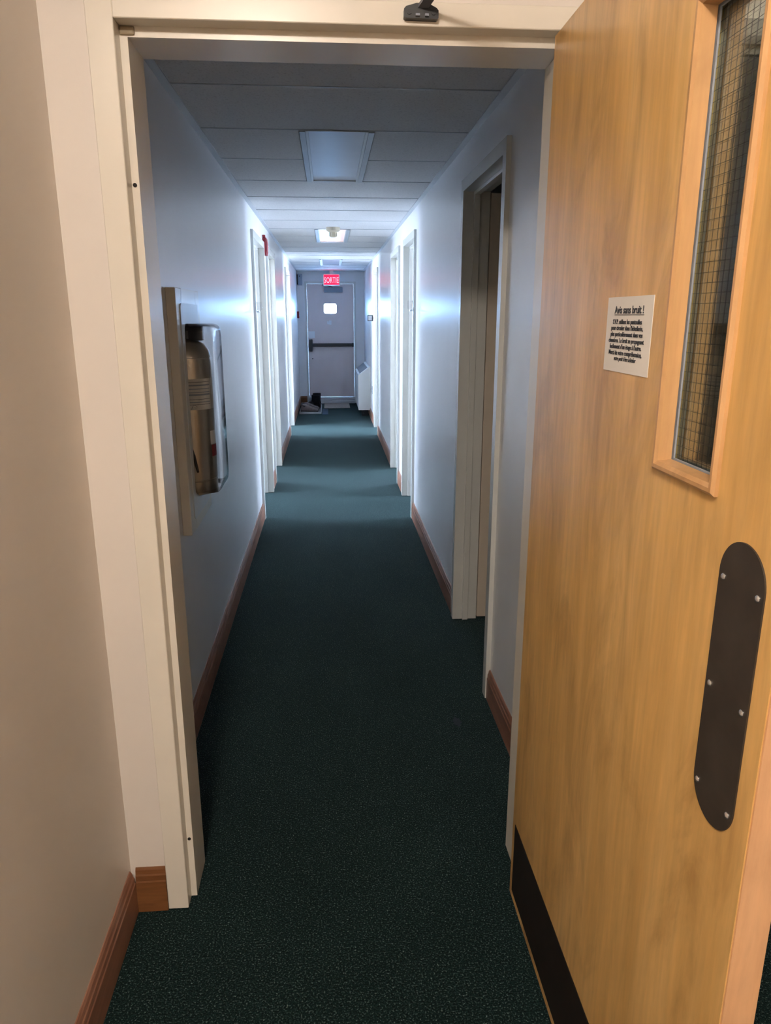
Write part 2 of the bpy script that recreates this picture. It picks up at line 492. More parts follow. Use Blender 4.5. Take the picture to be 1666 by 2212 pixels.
# ------------------------------------------------------------------ door frames in the corridor
def side_door(n, X, sgn, ya, yb, leaf, label, far=False):
    """X wall face, sgn +1 right wall / -1 left wall (direction into the room)."""
    e = struct(empty('door_%d' % n, (X, (ya+yb)/2, 0)), label, 'door')
    xf = X - sgn*PROUD; xb = X + sgn*(TW+PROUD)
    lo, hi = min(xf, X), max(xf, X)
    m = MB()
    # casing both sides of the wall
    for c0, c1 in ((xf, X), (X+sgn*TW, xb)):
        l2, h2 = min(c0, c1), max(c0, c1)
        m.box(l2, h2, ya-CW, ya, 0.003, ZO+CW); m.box(l2, h2, yb, yb+CW, 0.003, ZO+CW); m.box(l2, h2, ya, yb, ZO, ZO+CW)
    l2, h2 = min(X, X+sgn*TW), max(X, X+sgn*TW)
    m.box(l2, h2, ya-0.019, ya, 0.003, ZO+0.019); m.box(l2, h2, yb, yb+0.019, 0.003, ZO+0.019); m.box(l2, h2, ya, yb, ZO, ZO+0.019)
    m.done('frame', CASING, e)
    s0, s1 = X + sgn*0.030, X + sgn*(TW+PROUD-0.045)
    l2, h2 = min(s0, s1), max(s0, s1)
    m = MB()
    m.box(l2, h2, ya, ya+0.014, 0.003, ZO, 0.002); m.box(l2, h2, yb-0.014, yb, 0.003, ZO, 0.002); m.box(l2, h2, ya+0.014, yb-0.014, ZO-0.014, ZO, 0.002)
    m.done('stop', CASING, e)
    if leaf:
        wd = yb-ya-0.006
        x0 = xb + sgn*0.004; x1 = x0 + sgn*wd
        l2, h2 = min(x0, x1), max(x0, x1)
        fa, fb = (yb+0.002, yb+0.042) if far else (ya-0.042, ya-0.002)
        yh = fb+0.006 if far else ya+0.004
        MB().box(l2, h2, fa, fb, 0.012, ZO-0.004, 0.0015, 1).done('leaf', LEAFP, e)
        for z in (0.25, 1.05, 1.8):
            MB().cyl((xb+sgn*0.006, yh, z-0.045), (xb+sgn*0.006, yh, z+0.045), 0.006, seg=10).done('hinge', CHROME, e)
        hx = x1 - sgn*0.06
        k = MB(); k.lathe([(0.026, 0), (0.026, -0.006), (0.010, -0.012), (0.010, -0.035), (0.022, -0.042), (0.026, -0.055), (0.016, -0.066)], (hx, fa, 0.98), 16, 'Y')
        k.done('knob', CHROME, e, True)
    return e
ord_ = ['first', 'second', 'third', 'fourth']
for i, (a, b) in enumerate(LEFT):
    side_door(2+i, XL, -1, a, b, True, '%s open room doorway along the left wall, white casing' % ord_[i])
for i, (a, b) in enumerate(RIGHT):
    side_door(5+i, XR, 1, a, b, True, '%s open room doorway along the right wall, white casing' % ord_[i], i == 0)

# ------------------------------------------------------------------ baseboards
BH, BT = 0.128, 0.013
PROF = [(0, 0.0), (BT, 0.0), (BT, 0.090), (BT*0.86, 0.094), (BT*0.78, 0.108), (BT*0.62, 0.112), (BT*0.45, 0.122), (BT*0.2, BH), (0, BH)]
def base_y(x, dirn, y0, y1, name, parent=None):
    return MB().extrude_poly([(x+dirn*t, y0, z+0.001) for t, z in PROF], (0, y1-y0, 0)).done(name, OAKY, parent)
def base_x(y, dirn, x0, x1, name, parent=None):
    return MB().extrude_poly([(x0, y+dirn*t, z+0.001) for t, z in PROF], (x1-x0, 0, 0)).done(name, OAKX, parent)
def run(name, label, x, dirn, segs):
    e = struct(empty(name, (x, segs[0][0], 0)), label, 'baseboard')
    for a, b in segs: base_y(x, dirn, a, b, 'baseboard_piece', e)
ls = []; y = YB
for a, b in LEFT: ls.append((y, a-CW)); y = b+CW
ls.append((y, YE)); run('baseboard_left', 'reddish wooden baseboard along the left corridor wall', XL, 1, ls)
rs = []; y = YB
for a, b in RIGHT: rs.append((y, a-CW)); y = b+CW
rs.append((y, YE)); run('baseboard_right', 'reddish wooden baseboard along the right corridor wall', XR, -1, rs)
e = struct(empty('baseboard_end', (-0.46, YE, 0)), 'wooden baseboard on the end wall beside the exit door', 'baseboard')
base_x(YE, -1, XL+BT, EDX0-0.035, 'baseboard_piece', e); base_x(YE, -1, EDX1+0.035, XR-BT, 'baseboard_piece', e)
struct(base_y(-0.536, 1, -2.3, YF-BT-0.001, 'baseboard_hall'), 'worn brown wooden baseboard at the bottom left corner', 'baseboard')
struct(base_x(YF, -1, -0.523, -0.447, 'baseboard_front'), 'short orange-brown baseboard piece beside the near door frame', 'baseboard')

# ------------------------------------------------------------------ near door: frame and open wooden leaf
d1 = struct(empty('door_1', (0.5, 1.6, 0)), 'open honey coloured wooden fire door in a cream frame', 'door')
FY0, FY1, FY2 = 1.600, 1.642, 1.769
m = MB()
z = 0.004
# faces and rebate (left jamb, right jamb, head); one welded-look steel frame
m.box(-0.446, -0.395, FY0, FY1, z, 2.086, 0.0015, 1); m.box(-0.446, -0.380, FY1, FY2, z, 2.060)
m.box(0.502, 0.553, FY0, FY1, z, 2.086, 0.0015, 1); m.box(0.487, 0.553, FY1, FY2, z, 2.060)
m.box(-0.395, 0.502, FY0, FY1, 2.044, 2.086, 0.0015, 1); m.box(-0.380, 0.487, FY1, FY2, 2.025, 2.060)
fr = m.done('frame', FRAME, d1)
for z in (1.758, 0.183):
    MB().cyl((-0.389, FY1-0.0015, z), (-0.389, FY1+0.004, z), 0.0042, seg=14).done('bolt_hole', HOLE, fr)
MB().box(-0.3945, -0.3655, FY1-0.0045, FY1, 2.0275, 2.0435, 0.003, 2).done('filler_patch', PATCH, fr)
# leaf with a hole for the lite
DX0, DX1 = 0.455, 0.499
DY0, DY1, DZ0, DZ1 = 0.655, 1.590, 0.010, 2.030
GY0, GY1, GZ0, GZ1 = 0.812, 0.962, 1.303, 1.862
m = MB()
m.box(DX0, DX1, DY0+0.0006, GY0, DZ0, DZ1); m.box(DX0, DX1, GY1, DY1, DZ0, DZ1)
m.box(DX0, DX1, GY0, GY1, DZ0, GZ0); m.box(DX0, DX1, GY0, GY1, GZ1, DZ1)
leaf = m.done('leaf', BIRCH, d1)
MB().box(DX0+0.0015, DX1-0.0015, DY0-0.002, DY0+0.0006, DZ0, DZ1).done('edge_band', BIRCHEDGE, leaf)
# glazing moulding, both faces
def moulding(xface, sg):
    lip, wdt, inn = 0.008, 0.014, 0.016
    # profile in (outward from opening edge, depth toward -sg) swept as four mitred pieces
    A = [(-0.010, 0.0), (-0.010, lip*0.55), (-0.006, lip), (-0.001, lip), (0.004, lip*0.6), (0.006, -inn+0.002), (0.0, -inn+0.002), (0.0, 0.0)]
    cs = [(GY0, GZ0, 1, 1), (GY1, GZ0, -1, 1), (GY1, GZ1, -1, -1), (GY0, GZ1, 1, -1)]
    mm = MB()
    rings = []
    for cy, cz, ay, az in cs:
        rings.append([(xface - sg*d, cy + ay*o, cz + az*o) for o, d in A])
    rings.append(rings[0])
    R = [[mm.bm.verts.new(Vector(p)) for p in r] for r in rings[:-1]]
    R.append(R[0]); n = len(A)
    for a, b in zip(R[:-1], R[1:]):
        for k in range(n):
            j = (k+1) % n
            mm.bm.faces.new((a[k], a[j], b[j], b[k]))
    mm.done('glazing_moulding', BIRCHTRIM, leaf)
moulding(DX0, 1); moulding(DX1, -1)
MB().box(0.4735, 0.4795, GY0+0.001, GY1-0.001, GZ0+0.001, GZ1-0.001).done('glass_pane', GLASS, leaf)
m = MB()
for s in (0.4722, 0.4808):
    for y0, y1, z0, z1 in ((GY0, GY0+0.008, GZ0, GZ1), (GY1-0.008, GY1, GZ0, GZ1), (GY0+0.008, GY1-0.008, GZ0, GZ0+0.008), (GY0+0.008, GY1-0.008, GZ1-0.008, GZ1)):
        m.box(s-0.0012, s+0.0012, y0, y1, z0, z1)
m.done('glazing_tape', GRILLE, leaf)
m = MB(); g = 0.0125; wr = 0.0002
y = GY0+g
while y < GY1-0.003:
    m.box(0.4765-wr, 0.4765+wr, y-wr, y+wr, GZ0+0.002, GZ1-0.002); y += g
z = GZ0+g
while z < GZ1-0.003:
    m.box(0.4765-wr, 0.4765+wr, GY0+0.002, GY1-0.002, z-wr, z+wr); z += g
o = m.done('wire_mesh', BLACKM, leaf); o['kind'] = 'stuff'
# kick plate
MB().box(DX0-0.0016, DX0, 0.70, 1.566, 0.034, 0.236, 0.0004, 1).done('kick_plate', KICK, leaf)
# push plate with rounded ends + screws
PYC, PZ0, PZ1, PR = 0.7300, 0.900, 1.258, 0.0455
pts = []
for i in range(25): a = PI*i/24; pts.append((PYC+PR*math.cos(a), PZ1-PR+PR*math.sin(a)))
for i in range(25): a = PI+PI*i/24; pts.append((PYC+PR*math.cos(a), PZ0+PR+PR*math.sin(a)))
pp = MB().extrude_poly([(DX0-0.002, y, z) for y, z in pts], (0.002, 0, 0)).done('push_plate', PUSHM, d1)
for y, z in ((0.765, 1.207), (0.695, 1.207), (0.765, 1.070), (0.695, 1.070), (0.765, 0.936), (0.695, 0.936)):
    MB().lathe([(0.0042, 0.0), (0.0042, -0.0008), (0.0030, -0.0020), (0.0010, -0.0024)], (DX0-0.002, y, z), 14, 'X').done('screw', SCREWM, pp, True)
for z in (0.25, 1.02, 1.80):
    MB().cyl((0.5035, 1.5945, z-0.05), (0.5035, 1.5945, z+0.05), 0.0065, seg=12).done('hinge', SCREWM, d1)

# door closer: shoe on the frame head, arm rising to the leaf
dc = tag(empty('door_closer', (0.19, FY0, 2.062)), 'black door closer arm bracket screwed to the near frame head', 'door closer')
sh = [(0.156, 2.0545), (0.156, 2.068), (0.160, 2.072), (0.180, 2.0775), (0.205, 2.0765), (0.219, 2.070), (0.2225, 2.066), (0.2225, 2.0535), (0.2195, 2.0515), (0.159, 2.0525)]
sh = MB().extrude_poly([(x, FY0-0.016, z) for x, z in sh], (0, 0.016, 0)).done('shoe', BLACKM, dc)
for x in (0.166, 0.213):
    MB().cyl((x, FY0-0.018, 2.062), (x, FY0-0.014, 2.062), 0.0045, seg=12).done('screw', BLACKP, sh)
MB().box(0.178, 0.186, FY0-0.022, FY0-0.015, 2.0545, 2.0585).box(0.196, 0.203, FY0-0.022, FY0-0.015, 2.0545, 2.0585).done('clevis', GREYM, sh)
m = MB()
P0 = Vector((0.192, FY0-0.012, 2.072)); P1 = Vector((0.30, 1.15, 2.125))
d = (P1-P0).normalized(); sd = d.cross(Vector((0, 0, 1))).normalized()*0.010; up = sd.cross(d).normalized()*0.003
m.extrude_poly([P0+sd+up, P0-sd+up, P0-sd-up, P0+sd-up], P1-P0)
m.done('forearm', GREYM, dc)
m = MB(); P2 = Vector((0.515, 1.02, 2.125)); P1b = P1
d = (P2-P1b).normalized(); sd = d.cross(Vector((0, 0, 1))).normalized()*0.0085; up = Vector((0, 0, 0.003))
m.extrude_poly([P1b+sd+up, P1b-sd+up, P1b-sd-up, P1b+sd-up], P2-P1b)
m.cyl((0.30, 1.15, 2.118), (0.30, 1.15, 2.134), 0.010, seg=14)
m.done('main_arm', GREYM, dc)
m = MB(); m.box(0.500, 0.552, 0.92, 1.14, 1.950, 2.010, 0.006); m.cyl((0.518, 1.02, 2.008), (0.518, 1.02, 2.128), 0.009, seg=14)
m.done('closer_body', GREYM, dc)

# notice on the door
nt_ = tag(empty('paper_notice', (DX0, 1.11, 1.4715)), 'white printed French notice taped to the wooden door', 'notice')
MB().box(DX0-0.0012, DX0-0.0004, 1.024, 1.196, 1.4145, 1.5285).done('sheet', PAPER, nt_)
def onleaf(y, z):
    # text x -> -Y, text y -> +Z, normal -> -X
    return Matrix(((0, 0, -1, DX0-0.0016), (-1, 0, 0, y), (0, 1, 0, z), (0, 0, 0, 1)))
yc = 1.112
text_mesh('title', 'Avis sans bruit !', 0.0158, INK, onleaf(yc-0.003, 1.5085), nt_, 1.08, bold=0.00028)
m = MB(); m.box(DX0-0.0015, DX0-0.0011, yc-0.003-0.056, yc-0.003+0.056, 1.5012, 1.5021); m.done('underline', INK, nt_)
lines = ['S.V.P. utilisez les pantoufles', "pour circuler dans l'h\u00f4tellerie,", 'plus particuli\u00e8rement dans vos', 'chambres. Le bruit se propageant', "facilement d'un \u00e9tage \u00e0 l'autre.", 'Merci de votre compr\u00e9hension,']
for i, t in enumerate(lines):
    text_mesh('printed_line', t, 0.0098, INK, onleaf(yc+0.001, 1.4910-0.0094*i), nt_, 1.02, bold=0.00014)
text_mesh('signature_line', 'votre petit fr\u00e8re h\u00f4telier', 0.0098, INK, onleaf(yc, 1.4910-0.0094*6+0.0005), nt_, 0.86, shear=0.45)

# dark door put in for the dark space seen through the wired glass
e = struct(empty('door_9', (1.24, YF, 0)), 'dark closed door standing in for the dark space beyond the wired glass', 'door')
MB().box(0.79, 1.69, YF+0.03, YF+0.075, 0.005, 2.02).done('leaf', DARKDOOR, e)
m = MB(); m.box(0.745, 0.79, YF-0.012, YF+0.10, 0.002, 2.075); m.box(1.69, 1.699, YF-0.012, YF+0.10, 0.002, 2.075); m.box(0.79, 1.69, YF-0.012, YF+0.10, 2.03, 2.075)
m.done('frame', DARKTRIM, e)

# entry hall lamp (behind the viewpoint)
LX, LY = -0.27, -0.55
e = tag(empty('hall_lamp', (LX, LY, ZTOP)), 'round warm glass ceiling lamp of the entry hall behind the viewpoint', 'ceiling lamp')
MB().lathe([(0.16, 0.0), (0.165, -0.01), (0.16, -0.03)], (LX, LY, ZTOP)).done('base', WHITEM, e, True)
MB().lathe([(0.155, -0.03), (0.15, -0.06), (0.12, -0.09), (0.07, -0.11), (0.02, -0.118)], (LX, LY, ZTOP)).done('glass_shade', LAMPGLOW, e, True)

# ------------------------------------------------------------------ fire extinguisher cabinet on the left wall
cb = tag(empty('extinguisher_cabinet', (XL, 2.72, 0.75)), 'beige surface frame with clear plastic bubble over a fire extinguisher', 'cabinet')
BX = -0.494
m = MB()
m.box(XL, BX, 2.500, NICHE[0]+0.012, 0.750, 1.590, 0.002, 1); m.box(XL, BX, NICHE[1]-0.012, 2.940, 0.750, 1.590, 0.002, 1)
m.box(XL, BX, NICHE[0]+0.012, NICHE[1]-0.012, 0.750, NICHE[2]+0.012); m.box(XL, BX, NICHE[0]+0.012, NICHE[1]-0.012, NICHE[3]-0.012, 1.590)
m.done('frame', FRAME, cb)
m = MB()
m.box(XL-0.105, XL-0.100, NICHE[0], NICHE[1], NICHE[2], NICHE[3])
m.box(XL-0.100, XL, NICHE[0]+0.0005, NICHE[0]+0.003, NICHE[2]+0.0005, NICHE[3]-0.0005); m.box(XL-0.100, XL, NICHE[1]-0.003, NICHE[1]-0.0005, NICHE[2]+0.0005, NICHE[3]-0.0005)
m.box(XL-0.100, XL, NICHE[0]+0.003, NICHE[1]-0.003, NICHE[2]+0.0005, NICHE[2]+0.003); m.box(XL-0.100, XL, NICHE[0]+0.003, NICHE[1]-0.003, NICHE[3]-0.003, NICHE[3]-0.0005)
m.done('niche_lining', LININGBROWN, cb)
# flange ring + bubble
def rrect(y0, y1, z0, z1, r, n=6):
    out = []
    for cy, cz, a0 in ((y1-r, z1-r, 0), (y0+r, z1-r, PI/2), (y0+r, z0+r, PI), (y1-r, z0+r, 1.5*PI)):
        for i in range(n+1):
            a = a0 + PI/2*i/n
            out.append((cy+r*math.cos(a), cz+r*math.sin(a)))
    return out
m = MB()
R0 = rrect(2.556, 2.892, 0.792, 1.541, 0.02); R1 = rrect(2.600, 2.862, 0.872, 1.474, 0.03)
for x in (BX+0.0005, BX+0.0035):
    pass
a = [m.bm.verts.new((BX+0.0035, y, z)) for y, z in R0]; b = [m.bm.verts.new((BX+0.0035, y, z)) for y, z in R1]
a2 = [m.bm.verts.new((BX+0.0005, y, z)) for y, z in R0]; b2 = [m.bm.verts.new((BX+0.0005, y, z)) for y, z in R1]
n = len(a)
for i in range(n):
    j = (i+1) % n
    m.bm.faces.new((a[i], a[j], b[j], b[i])); m.bm.faces.new((a2[i], a2[j], b2[j], b2[i])); m.bm.faces.new((a[i], a[j], a2[j], a2[i])); m.bm.faces.new((b[i], b[j], b2[j], b2[i]))
m.done('flange', WHITEM, cb)
m = MB()
def bub(off, x):
    return [(x, y, z) for y, z in rrect(2.600+off, 2.862-off, 0.872+off, 1.474-off, 0.03)]
rings = [bub(0, BX+0.001), bub(0.0015, -0.430), bub(0.005, -0.414), bub(0.012, -0.406), bub(0.022, -0.403)]
m.loft(rings, cap=False)
cv = m.bm.verts[-len(rings[0]):] if False else None
m.bm.verts.ensure_lookup_table()
last = m.bm.verts[-len(rings[0]):]
m.bm.faces.new(last)
m.done('clear_bubble', ACRYL, cb, True)

# the extinguisher
ECX, ECY, EZ = -0.513, 2.731, NICHE[2]+0.0035
ex = tag(empty('fire_extinguisher', (ECX, ECY, EZ)), 'brushed steel fire extinguisher with paper label inside the wall cabinet', 'fire extinguisher')
ER = 0.083
MB().lathe([(ER-0.006, 0.0), (ER, 0.004), (ER, 0.050), (ER-0.002, 0.052), (ER-0.002, 0.055), (ER, 0.057), (ER, 0.480), (ER-0.003, 0.492), (ER-0.003, 0.496), (ER, 0.498), (ER-0.004, 0.520), (ER*0.75, 0.545), (ER*0.40, 0.558), (0.022, 0.562)], (ECX, ECY, EZ), 40).done('cylinder', STEEL, ex, True)
m = MB(); m.cyl((ECX, ECY, EZ+0.560), (ECX, ECY, EZ+0.590), 0.020, seg=18); m.box(ECX-0.012, ECX+0.062, ECY-0.016, ECY+0.016, EZ+0.556, EZ+0.606, 0.004)
m.done('valve_handle', BLACKM, ex)
MB().tube([(ECX, ECY-0.018, EZ+0.578), (ECX-0.02, ECY-0.060, EZ+0.575), (ECX-0.03, ECY-0.084, EZ+0.54), (ECX-0.03, ECY-0.0880, EZ+0.40), (ECX-0.010, ECY-0.0905, EZ+0.26), (ECX+0.016, ECY-0.0910, EZ+0.15)], 0.006, 8).done('hose', BLACKP, ex, True)
MB().cyl((ECX+0.015, ECY-0.0910, EZ+0.155), (ECX+0.028, ECY-0.0905, EZ+0.09), 0.007, 0.004, 12).done('nozzle', BLACKP, ex)
def wrap(name, r, a0, a1, z0, z1, mat, parent, n=20):
    m = MB(); A = []; B = []
    for i in range(n+1):
        a = a0+(a1-a0)*i/n
        A.append(m.bm.verts.new((ECX+r*math.cos(a), ECY+r*math.sin(a), EZ+z0))); B.append(m.bm.verts.new((ECX+r*math.cos(a), ECY+r*math.sin(a), EZ+z1)))
    for i in range(n): m.bm.faces.new((A[i], A[i+1], B[i+1], B[i]))
    return m.done(name, mat, parent, True)
lb = wrap('label', ER+0.0006, -1.62, -0.32, 0.315, 0.425, LABELM, ex)
wrap('label', ER+0.0006, -0.29, 0.5, 0.315, 0.425, LABELM, ex)
for z0, t in ((0.413, 0.0015), (0.400, 0.005), (0.388, 0.003), (0.376, 0.003), (0.366, 0.006), (0.352, 0.0014), (0.341, 0.003), (0.3335, 0.0014)):
    wrap('printed_line', ER+0.0010, -1.5, -0.40, z0, z0+t, INK if t < 0.002 else GRILLE, lb)
wrap('inspection_tag', ER+0.0020, -0.55, -0.12, 0.185, 0.235, PAPER, ex); wrap('red_tag', ER+0.0024, -0.50, -0.05, 0.140, 0.183, REDP, ex)
m = MB(); m.tube([(ECX+(ER+0.0009)*math.cos(-1.35+t*0.12), ECY+(ER+0.0009)*math.sin(-1.35+t*0.12), EZ+z) for t, z in ((0, 0.318), (0.3, 0.326), (0.6, 0.331), (1.4, 0.332), (2.0, 0.327), (1.6, 0.322), (1.0, 0.325))], 0.0007, 5)
m.done('handwriting', INK, lb)

# ------------------------------------------------------------------ end of the corridor
d10 = struct(empty('door_10', (0.04, YE, 0)), 'dusty pink exit door with a small bright square window', 'door')
m = MB()
m.box(EDX0-0.035, EDX0, YE-0.012, YE+0.14, 0.0, EDZ+0.035); m.box(EDX1, EDX1+0.035, YE-0.012, YE+0.14, 0.0, EDZ+0.035); m.box(EDX0, EDX1, YE-0.012, YE+0.14, EDZ, EDZ+0.035)
m.box(EDX0, EDX0+0.02, YE+0.06, YE+0.14, 0, EDZ); m.box(EDX1-0.02, EDX1, YE+0.06, YE+0.14, 0, EDZ); m.box(EDX0+0.02, EDX1-0.02, YE+0.06, YE+0.14, EDZ-0.02, EDZ)  # unseen outer stops, added to block sky light leaking around the leaf
m.done('frame', CASING, d10)
EY0, EY1 = YE+0.010, YE+0.055
WX0, WX1, WZA, WZB = -0.072, 0.140, 1.540, 1.706
DB = 0.108
m = MB()
m.box(EDX0+0.003, WX0, EY0, EY1, DB, EDZ-0.003); m.box(WX1, EDX1-0.003, EY0, EY1, DB, EDZ-0.003); m.box(WX0, WX1, EY0, EY1, DB, WZA); m.box(WX0, WX1, EY0, EY1, WZB, EDZ-0.003)
lf = m.done('leaf', ENDDOOR, d10)
# vision frame with rounded inner corners
m = MB()
inn = rrect(WX0+0.0, WX1-0.0, WZA, WZB, 0.035, 6); outr = rrect(WX0-0.012, WX1+0.012, WZA-0.012, WZB+0.012, 0.012, 6)
for yy in (EY0-0.004,):
    a = [m.bm.verts.new((x, yy, z)) for x, z in inn]; b = [m.bm.verts.new((x, yy, z)) for x, z in outr]
    a2 = [m.bm.verts.new((x, EY1+0.004, z)) for x, z in inn]; b2 = [m.bm.verts.new((x, EY1+0.004, z)) for x, z in outr]
    n = len(a)
    for i in range(n):
        j = (i+1) % n
        m.bm.faces.new((a[i], a[j], b[j], b[i])); m.bm.faces.new((a2[i], a2[j], b2[j], b2[i])); m.bm.faces.new((a[i], a[j], a2[j], a2[i])); m.bm.faces.new((b[i], b[j], b2[j], b2[i]))
m.done('vision_frame', ENDDOOR, lf)
MB().box(WX0-0.008, WX1+0.008, EY0+0.018, EY0+0.024, WZA-0.008, WZB+0.008).done('glass_pane', PANE, lf)
# sticker
m = MB(); m.box(-0.022, 0.004, EY0-0.0012, EY0-0.0002, 1.363, 1.412, 0.0004, 1); m.box(0.008, 0.052, EY0-0.0012, EY0-0.0002, 1.385, 1.424, 0.0004, 1); m.box(0.030, 0.050, EY0-0.0012, EY0-0.0002, 1.352, 1.380, 0.0004, 1); m.box(0.002, 0.030, EY0-0.0012, EY0-0.0002, 1.358, 1.384, 0.0004, 1)
tag(m.done('sticker', PAPERW, None), 'small worn white sticker under the exit door window', 'sticker')
# panic bar
pb = tag(empty('panic_bar', (0.06, EY0, 1.01)), 'black panic bar across the pink exit door', 'panic bar')
MB().box(-0.285, 0.405, EY0-0.065, EY0-0.025, 0.985, 1.040, 0.008).done('push_bar', BLACKM, pb)
MB().box(-0.340, -0.283, EY0-0.070, EY0-0.0005, 0.900, 1.110, 0.010).done('latch_case', BLACKM, pb)
MB().box(0.402, 0.432, EY0-0.070, EY0-0.0005, 0.980, 1.046, 0.006).done('end_bracket', BLACKM, pb)
MB().box(-0.283, -0.250, EY0-0.05, EY0-0.02, 0.992, 1.032, 0.004).done('collar', CHROME, pb)
tag(MB().box(-0.352, -0.242, EY0-0.0014, EY0-0.0003, 1.127, 1.243).done('paper_sign', PAPERW), 'blank white paper square above the panic bar latch', 'paper')
MB().lathe([(0.011, 0.0), (0.011, -0.006), (0.004, -0.008)], (-0.288, EY0, 0.776), 14, 'Y').done('keyhole', BLACKM, lf, True)
# closer on exit door
ec = tag(empty('exit_door_closer', (0.09, EY0, 1.93)), 'dark blue-grey door closer box under the exit sign', 'door closer')
MB().box(-0.066, 0.252, EY0-0.055, EY0-0.0005, 1.888, 1.975, 0.008).done('closer_body', GREYM, ec)
m = MB(); m.box(-0.10, -0.04, EY0-0.050, EY0-0.012, 2.000, 2.024, 0.003); m.tube([(-0.07, EY0-0.045, 2.005), (0.05, EY0-0.09, 1.985), (0.08, EY0-0.03, 1.977)], 0.006, 6)
m.done('closer_arm', BLACKM, ec)
# threshold
e = struct(empty('trim_4', (0.04, YE, 0)), 'stepped aluminium threshold under the exit door', 'trim')
MB().box(EDX0, EDX1, YE-0.060, YE+0.12, 0.0, 0.045, 0.004).done('sill_step', ALU, e)
MB().box(EDX0, EDX1, YE-0.030, YE+0.12, 0.0455, 0.078, 0.004).done('sill_step', ALU, e)
MB().box(EDX0, EDX1, YE-0.005, YE+0.12, 0.0785, 0.106, 0.003).done('sill_step', ALU, e)

# exit sign
SY = 12.72
es = tag(empty('exit_sign', (0.06, SY, H)), 'glowing red SORTIE exit sign hanging above the far door', 'exit sign')
SX0, SX1, SZ0, SZ1 = -0.079, 0.203, 1.990, 2.176
MB().box(SX0, SX1, SY, SY+0.045, SZ0, SZ1, 0.008).done('housing', WHITEM, es)
MB().box(SX0+0.018, SX1-0.018, SY-0.0015, SY+0.001, SZ0+0.016, SZ1-0.016).done('red_panel', SIGNRED, es)
MB().box(0.03, 0.09, SY+0.005, SY+0.04, SZ1-0.002, H+0.0045, 0.002).done('ceiling_mount', WHITEM, es)
MT = Matrix(((1, 0, 0, (SX0+SX1)/2), (0, 0, -1, SY-0.0022), (0, 1, 0, (SZ0+SZ1)/2-0.012), (0, 0, 0, 1)))
text_mesh('letters', 'SORTIE', 0.128, SIGNWHITE, MT, es, 0.56, bold=0.0010, depth=0.0005, spacing=1.06)

# grey alarm box in the corner, pull station, alarm horn, outlet
e = tag(empty('wall_speaker', (-0.48, YE, 2.1)), 'small grey-blue box with a dark dot high in the far left corner', 'wall box')
MB().box(-0.505, -0.430, YE-0.075, YE-0.0005, 2.005, 2.185, 0.006).done('housing', GREYM if False else plain('grey_blue_box', (0.34, 0.40, 0.50), 0.5, var=0.03), e)
MB().box(-0.5225, -0.5055, YE-0.060, YE-0.0005, 2.015, 2.180, 0.003).done('black_side', BLACKM, e)  # black strip along the left side of the box
MB().lathe([(0.009, 0), (0.009, -0.003), (0.004, -0.004)], (-0.475, YE-0.075, 2.150), 12, 'Y').done('lens', BLACKP, e)
e = tag(empty('pull_station', (XL, 12.80, 1.5)), 'small red fire alarm pull station at the far end of the left wall', 'alarm')
MB().box(XL+0.0005, XL+0.035, 12.755, 12.845, 1.462, 1.575, 0.005).done('body', REDP, e)
MB().box(XL+0.035, XL+0.042, 12.770, 12.830, 1.495, 1.515, 0.003).done('handle', WHITEM, e)
e = tag(empty('alarm_horn', (XL, 6.45, 2.05)), 'red fire alarm horn on the left wall above the doorway gap', 'alarm')
MB().box(XL+0.0005, XL+0.030, 6.365, 6.520, 1.985, 2.120, 0.005).done('back_box', REDP, e)
MB().lathe([(0.058, 0.0), (0.060, 0.003), (0.050, 0.006), (0.020, 0.007), (0.006, 0.0075)], (XL+0.030, 6.442, 2.045), 24, 'X').done('horn', REDP, e, True)
MB().box(XL+0.0005, XL+0.022, 6.370, 6.420, 2.1205, 2.140, 0.003).done('strobe_lens', REDP, e)
e = tag(empty('wall_outlet', (XR, 10.68, 0.455)), 'grey outlet plate low on the right wall near the heater', 'outlet')
MB().box(XR-0.006, XR-0.0005, 10.645, 10.715, 0.400, 0.512, 0.002).done('plate', GRILLE, e)
for z in (0.435, 0.478):
    MB().cyl((XR-0.008, 10.68, z), (XR-0.005, 10.68, z), 0.014, seg=14).done('socket', BLACKP, e)

# flag signs on the casings
def flag(X, sg, y, z, label, s=1.0):
    e = tag(empty('door_sign', (X, y, z)), label, 'door sign', 'clip-on door signs')
    x = X
    MB().box(min(x, x-sg*0.006), max(x, x-sg*0.006), y-0.012, y+0.012, z-0.012, z+0.004, 0.002).done('clip', CHROME, e)
    MB().cyl((x-sg*0.004, y, z-0.008), (x-sg*0.022, y, z-0.008), 0.005, seg=12).done('pin', CHROME, e)
    a, b = sorted((x-sg*0.004, x-sg*0.040))
    MB().box(a, b, y-0.0015, y+0.0015, z+0.004, z+0.060).done('plate', ACRYL, e)
    MB().tube([(x-sg*0.004, y, z+0.060), (x-sg*0.003, y, z), (x-sg*0.012, y, z-0.006)], 0.0022, 6).done('rod', BLACKM, e)
flag(XL+PROUD, -1, 5.408, 1.535, 'small chrome sign clip on the casing of the first left doorway')
flag(XR-PROUD, 1, 5.352, 1.545, 'small chrome sign clip on the casing of the second right doorway')
e = tag(empty('flag_sign', (XR, 10.25, 1.475)), 'dark framed square sign projecting from the right wall near the end', 'door sign')
m = MB(); x0, x1, z0, z1, y = XR-0.088, XR-0.012, 1.432, 1.512, 10.25
m.box(x0, x1, y, y+0.008, z0, z0+0.010); m.box(x0, x1, y, y+0.008, z1-0.010, z1); m.box(x0, x0+0.010, y, y+0.008, z0+0.010, z1-0.010); m.box(x1-0.016, x1, y, y+0.008, z0+0.010, z1-0.010)
m.done('frame', BLACKM, e)
MB().box(x0+0.010, x1-0.016, y+0.003, y+0.005, z0+0.010, z1-0.010).done('plate', ALU, e)
